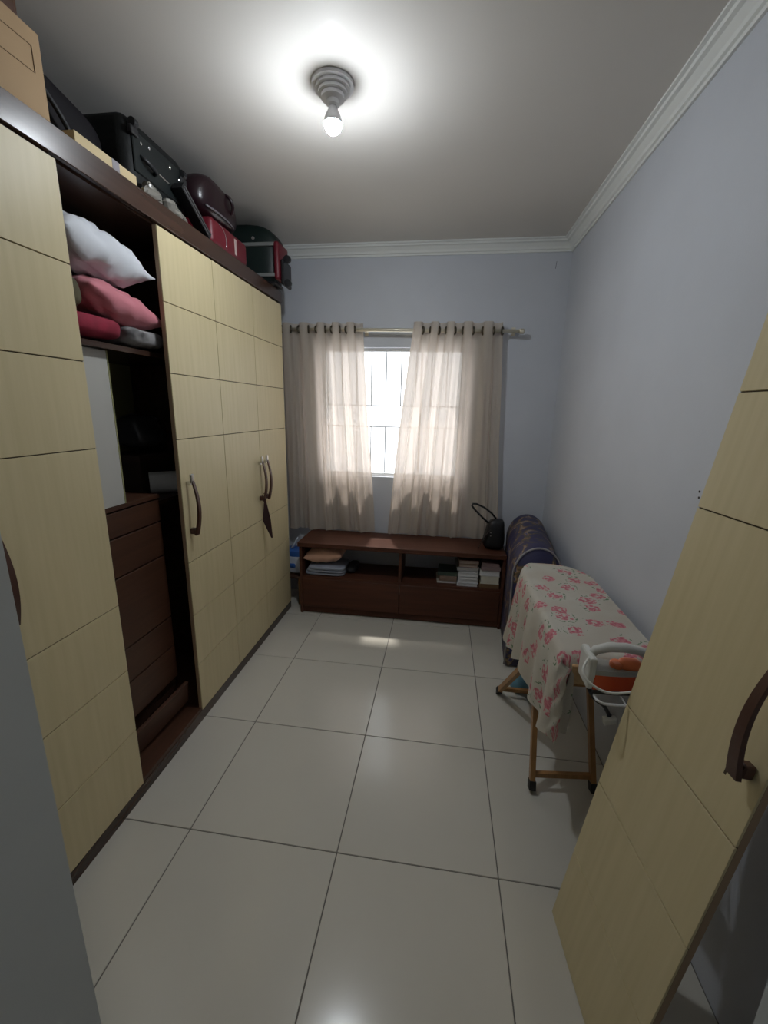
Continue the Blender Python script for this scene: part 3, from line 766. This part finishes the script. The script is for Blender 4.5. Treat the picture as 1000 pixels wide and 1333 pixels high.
solo('pillow', pillow((-1.02, .345, zsh+.322), .125, .215, .082, Rm('X', -6) @ Rm('Y', 8), seed=6, wr=.012), M_wp, 'white pillow on top of the bedding pile', 'pillow', smooth=True)
bd = thing('pale_board', 'pale grey board standing on the inner drawers of the wardrobe', 'board', (-.99, .23, 1.2352))
bm = bmesh.new(); box(bm, -1.012, -.994, .118, .350, 1.2355, 1.842, bev=.002); obj('board', bm, M_back, bd)
obj('edge_strip', B(-1.012, -.994, .3505, .356, 1.2355, 1.842), M_back2, bd)
# lower bay things
pr = thing('paper_roll', 'white paper roll lying on the wardrobe inner shelf', 'paper roll', (-1.12, .76, 1.2))
def ring_bm(c, r0, r1, l):
    bm = bmesh.new(); n = 28; R = []
    for r, y in ((r0, -l), (r1, -l), (r1, l), (r0, l)):
        R.append([bm.verts.new((c[0]+r*math.cos(2*math.pi*k/n), c[1]+y, c[2]+r*math.sin(2*math.pi*k/n))) for k in range(n)])
    for q in range(4):
        for k in range(n): bm.faces.new((R[q][k], R[q][(k+1) % n], R[(q+1) % 4][(k+1) % n], R[(q+1) % 4][k]))
    return bm
M_paper = mat('white_paper', (.60, .60, .60), .85)
RR = Matrix.Rotation(math.radians(-52), 3, 'Z')
def rolled(bm):
    bmesh.ops.rotate(bm, verts=bm.verts[:], cent=(-1.09, .745, 1.2562), matrix=RR); return bm
obj('roll', rolled(ring_bm((-1.09, .745, 1.2562), .022, .055, .066)), M_paper, pr, smooth=False)
obj('core', rolled(ring_bm((-1.09, .745, 1.2562), .019, .0215, .0662)), mat('card_core', (.30, .22, .14), .8), pr)
bx = thing('shoe_box', 'dark brown box on the inner shelf behind the paper roll', 'box', (-1.28, .84, 1.2))
M_dbox = mat('dark_box', (.05, .028, .022), .6)
obj('body', B(-1.38, -1.18, .70, .975, 1.2005, 1.36), M_dbox, bx); obj('lid', B(-1.384, -1.176, .696, .979, 1.36, 1.392), mat('dark_lid', (.065, .035, .03), .6), bx)
solo('plastic_bag', sell(bmesh.new(), (-1.27, .845, 1.498), (.095, .11, .085), .6, .6, amp=.03, fr=11, seed=5), mat('dark_film', (.035, .036, .04), .3), 'crumpled dark plastic bag on the brown box in the wardrobe', 'bag', smooth=True)

# ------------------------------------------------------------------ on top of the wardrobe
ZT = ZTOP+.0006
M_card = mat('cardboard', (.46, .31, .17), .8, var=.08, scale=5); M_tape = mat('card_line', (.24, .16, .09), .8); M_card2 = mat('pale_cardboard', (.62, .49, .28), .75, var=.06, scale=5)
cb = thing('cardboard_box', 'tall cardboard box with a flap outline on top of the wardrobe', 'box', (-1.05, -.05, ZT))
obj('body', B(-1.20, -.918, -.26, .155, ZT, 2.685), M_card, cb)
bm = bmesh.new()
for a, b in (((.015, 2.635), (.125, 2.640)), ((.125, 2.640), (.125, 2.575)), ((.125, 2.575), (.015, 2.570)), ((.015, 2.570), (.002, 2.60)), ((.002, 2.60), (.015, 2.635))):
    bar(bm, (-.9175, a[0], a[1]), (-.9175, b[0], b[1]), .0012, .0035, up=(1, 0, 0))
obj('flap_outline', bm, M_tape, cb)
lb = thing('leather_case', 'dark brown leather case lying on the tall cardboard box', 'case', (-1.07, -.06, 2.686))
bm = bmesh.new(); box(bm, -1.22, -.945, -.25, .135, 2.6855, 2.775, bev=.02, seg=3); obj('body', bm, mat('brown_leather', (.075, .028, .012), .5, bump=.15, scale=40), lb)
bm = bmesh.new(); tube(bm, smooth_pts([(-.944, -.12, 2.73), (-.925, -.11, 2.735), (-.925, -.0, 2.735), (-.944, .01, 2.73)]), .007, seg=8); obj('handle', bm, M_grip, lb, smooth=True)
def slump(p):
    k = (p.y+.2)/.4; p.z = p.z*(1.12-.42*k)-.035*k; return p
dk = thing('soft_backpack', 'slumped dark grey soft bag between the cardboard boxes', 'bag', (-1.10, .31, ZT))
obj('body', sell(bmesh.new(), (-1.096, .346, ZT+.145), (.085, .176, .125), .5, .5, amp=.008, fr=7, seed=8, fn=slump), mat('dark_violet_nylon', (.005, .004, .006), .7, spec=.2), dk, smooth=True)
obj('strap', tube(bmesh.new(), smooth_pts([(-1.0, .20, ZT+.19), (-.985, .26, ZT+.13), (-.99, .33, ZT+.075), (-1.0, .42, ZT+.05)]), .008, seg=6), M_black, dk, smooth=True)
lbx = thing('low_carton', 'low pale cardboard carton at the wardrobe top edge', 'box', (-.955, .39, ZT))
obj('body', B(-.990, -.918, .245, .530, ZT, ZT+.058), M_card2, lbx)
bm = bmesh.new(); box(bm, -.9182, -.9168, .405, .440, ZT+.002, ZT+.0585); box(bm, -.988, -.9182, .405, .440, ZT+.0575, ZT+.0585); obj('tape', bm, mat('clear_tape', (.30, .28, .30), .25), lbx)
# black suitcase, underside towards the room
sc = thing('suitcase', 'black suitcase lying with studs and wheels facing the room', 'suitcase', (-1.07, .72, ZT))
M_susp = mat('charcoal_fabric', (.005, .006, .006), .6, spec=.25, bump=.15, scale=70)
bm = bmesh.new(); box(bm, -1.20, -.950, .535, .935, ZT+.002, ZT+.298, bev=.05, seg=4); obj('shell', bm, M_susp, sc, smooth=True)
bm = bmesh.new(); box(bm, -.952, -.944, .57, .915, ZT+.10, ZT+.245, bev=.003); obj('base_plate', bm, mat('charcoal_plastic', (.010, .013, .013), .45, spec=.3), sc)
for yy, zz in ((.585, .225), (.615, .212), (.665, .222), (.80, .218), (.865, .20), (.83, .135), (.64, .155)):
    obj('stud', lathe(bmesh.new(), [(.006, 0), (.006, .003), (.003, .005)], (-.944, yy, ZT+zz), 10, 'X'), M_chrome, sc)
for yy, zz in ((.572, .252), (.888, .225)):
    wl = obj('wheel', lathe(bmesh.new(), [(.008, -.012), (.017, -.011), (.018, 0), (.017, .011), (.008, .012)], (-.938, yy, ZT+zz+.006), 16, 'Y'), M_blackplastic, sc, smooth=False)
    obj('wheel_housing', B(-.95, -.932, yy-.022, yy+.022, ZT+zz-.034, ZT+zz-.006, bev=.003), M_blackplastic, sc)
obj('carry_handle', tube(bmesh.new(), smooth_pts([(-.946, .61, ZT+.165), (-.93, .62, ZT+.155), (-.926, .67, ZT+.14), (-.946, .69, ZT+.14)]), .008, seg=8), M_blackplastic, sc, smooth=True)
bm = bmesh.new(); bar(bm, (-.945, .72, ZT+.155), (-.945, .79, ZT+.150), .004, .006); obj('logo_plate', bm, M_chrome, sc)
# plastic pouches
M_film = mat('clear_film', (.20, .19, .165), .16, bump=.4, scale=25, coat=.6)
def crump(c, h, sd):
    bm = sell(bmesh.new(), c, h, .8, .8, nu=14, nv=8, amp=.034, fr=24, seed=sd)
    for v in bm.verts: v.co.z = max(v.co.z, ZT)
    return bm
solo('plastic_pouch', crump((-.906, .605, ZT+.028), (.024, .060, .032), 3), M_film, 'crumpled clear plastic pouch next to the low carton', 'pouch')
solo('plastic_pouch', crump((-.906, .765, ZT+.024), (.022, .075, .026), 13), M_film, 'crumpled clear plastic pouch below the suitcase wheels', 'pouch')
# folded black camp-chair frame
fcx = thing('folded_stand', 'black folded stand with thin silver lines leaning beside the suitcase', 'stand', (-.93, .99, ZT))
def slab(bm, a, b, t, d):
    bar(bm, a, b, t, d, up=(1, 0, 0))
fa, fb = Vector((-.912, .800, ZT+.150)), Vector((-.905, 1.000, ZT+.014))
bm = bmesh.new(); bar(bm, fa, fb, .034, .050, up=(1, 0, 0)); obj('case', bm, M_blackplastic, fcx)
fm = (fb-fa).normalized(); s_ = fm.cross(Vector((1, 0, 0))).normalized(); q_ = s_.cross(fm); nrm = q_ if q_.x > 0 else -q_
for off in (-.009, .007):
    obj('silver_line', T([fa+fm*.01+nrm*.0252+s_*off, fb-fm*.02+nrm*.0252+s_*off], .0018, seg=6), M_chrome, fcx)
# red case with maroon bag on top
rc = thing('red_case', 'red soft case with pale stripes under the maroon bag', 'case', (-1.0, 1.28, ZT))
M_redc = mat('red_canvas', (.15, .008, .018), .45, var=.2, scale=10)
bm = bmesh.new(); box(bm, -1.13, -.885, 1.025, 1.420, ZT+.001, ZT+.124, bev=.022, seg=3); obj('body', bm, M_redc, rc, smooth=True)
bm = bmesh.new(); box(bm, -.8862, -.8835, 1.262, 1.285, ZT+.02, ZT+.10, bev=.001); obj('pale_stripe', bm, mat('pale_stripe', (.48, .36, .33), .6), rc)
obj('zip', tube(bmesh.new(), smooth_pts([(-.886, 1.10, ZT+.112), (-.883, 1.14, ZT+.095), (-.883, 1.165, ZT+.06), (-.886, 1.17, ZT+.015)]), .0025, seg=6), M_chrome, rc, smooth=True)
mb = thing('maroon_bag', 'shiny maroon soft bag on top of the red case', 'bag', (-1.0, 1.172, ZT+.130))
M_mar = mat('maroon_vinyl', (.014, .004, .007), .28, bump=.2, scale=12)
def dome(p):
    if p.z > 0: p.y *= 1-.18*(p.z/.1)
    return p
obj('body', sell(bmesh.new(), (-1.0, 1.172, ZT+.226), (.115, .205, .092), .55, .55, amp=.014, fr=8, seed=21, fn=dome), M_mar, mb, smooth=True)
obj('handle', tube(bmesh.new(), smooth_pts([(-.900, 1.20, ZT+.285), (-.872, 1.21, ZT+.270), (-.866, 1.23, ZT+.235), (-.884, 1.24, ZT+.205)]), .008, seg=8), M_mar, mb, smooth=True)
obj('piping', tube(bmesh.new(), smooth_pts([(-.905, 1.02, ZT+.165), (-.886, 1.10, ZT+.160), (-.884, 1.20, ZT+.157), (-.895, 1.28, ZT+.155)]), .005, seg=6), mat('grey_piping', (.15, .14, .15), .3), mb, smooth=True)
# green trolley bag with red ends
gb = thing('trolley_bag', 'dark green trolley bag with red end cap and grey rails', 'suitcase', (-1.0, 1.70, ZT))
M_grn = mat('bottle_green_nylon', (.004, .013, .011), .5, bump=.1, scale=50); M_grey = mat('grey_rail', (.30, .31, .30), .35, metal=.3)
TY = 1.735
def tdome(p):
    if p.z > 0 and p.x > 0: p.z *= 1-.30*(p.x/.205)**2
    return p
bm = sell(bmesh.new(), (-1.04, TY+.11, ZT+.187), (.205, .108, .183), .38, .40, amp=.003, fr=6, seed=2, fn=tdome); obj('body', bm, M_grn, gb, smooth=True)
for zz in (.235, .052): obj('rail', B(-1.16, -.842, TY-.006, TY+.008, ZT+zz-.011, ZT+zz+.011, bev=.003), M_grey, gb)
bm = bmesh.new(); box(bm, -.846, -.808, TY-.012, TY+.17, ZT+.022, ZT+.252, bev=.016, seg=3); obj('red_end_cap', bm, M_redc, gb, smooth=True)
bm = bmesh.new(); box(bm, -.808, -.785, TY+.01, TY+.16, ZT-.005, ZT+.15, bev=.008); obj('foot_plate', bm, M_blackplastic, gb)
for zz in (.150, .006):
    obj('wheel', lathe(bmesh.new(), [(.010, -.014), (.023, -.013), (.025, 0), (.023, .013), (.010, .014)], (-.765, TY+.03, ZT+zz), 18, 'Y'), M_blackplastic, gb)
obj('badge', lathe(bmesh.new(), [(.010, 0), (.012, .003)], (-.985, TY-.002, ZT+.272), 14, 'Y'), M_chrome, gb)
bm = bmesh.new(); box(bm, -1.10, -.845, TY+.01, TY+.15, ZT+.0005, ZT+.020, bev=.006); obj('lower_guard', bm, M_blackplastic, gb)
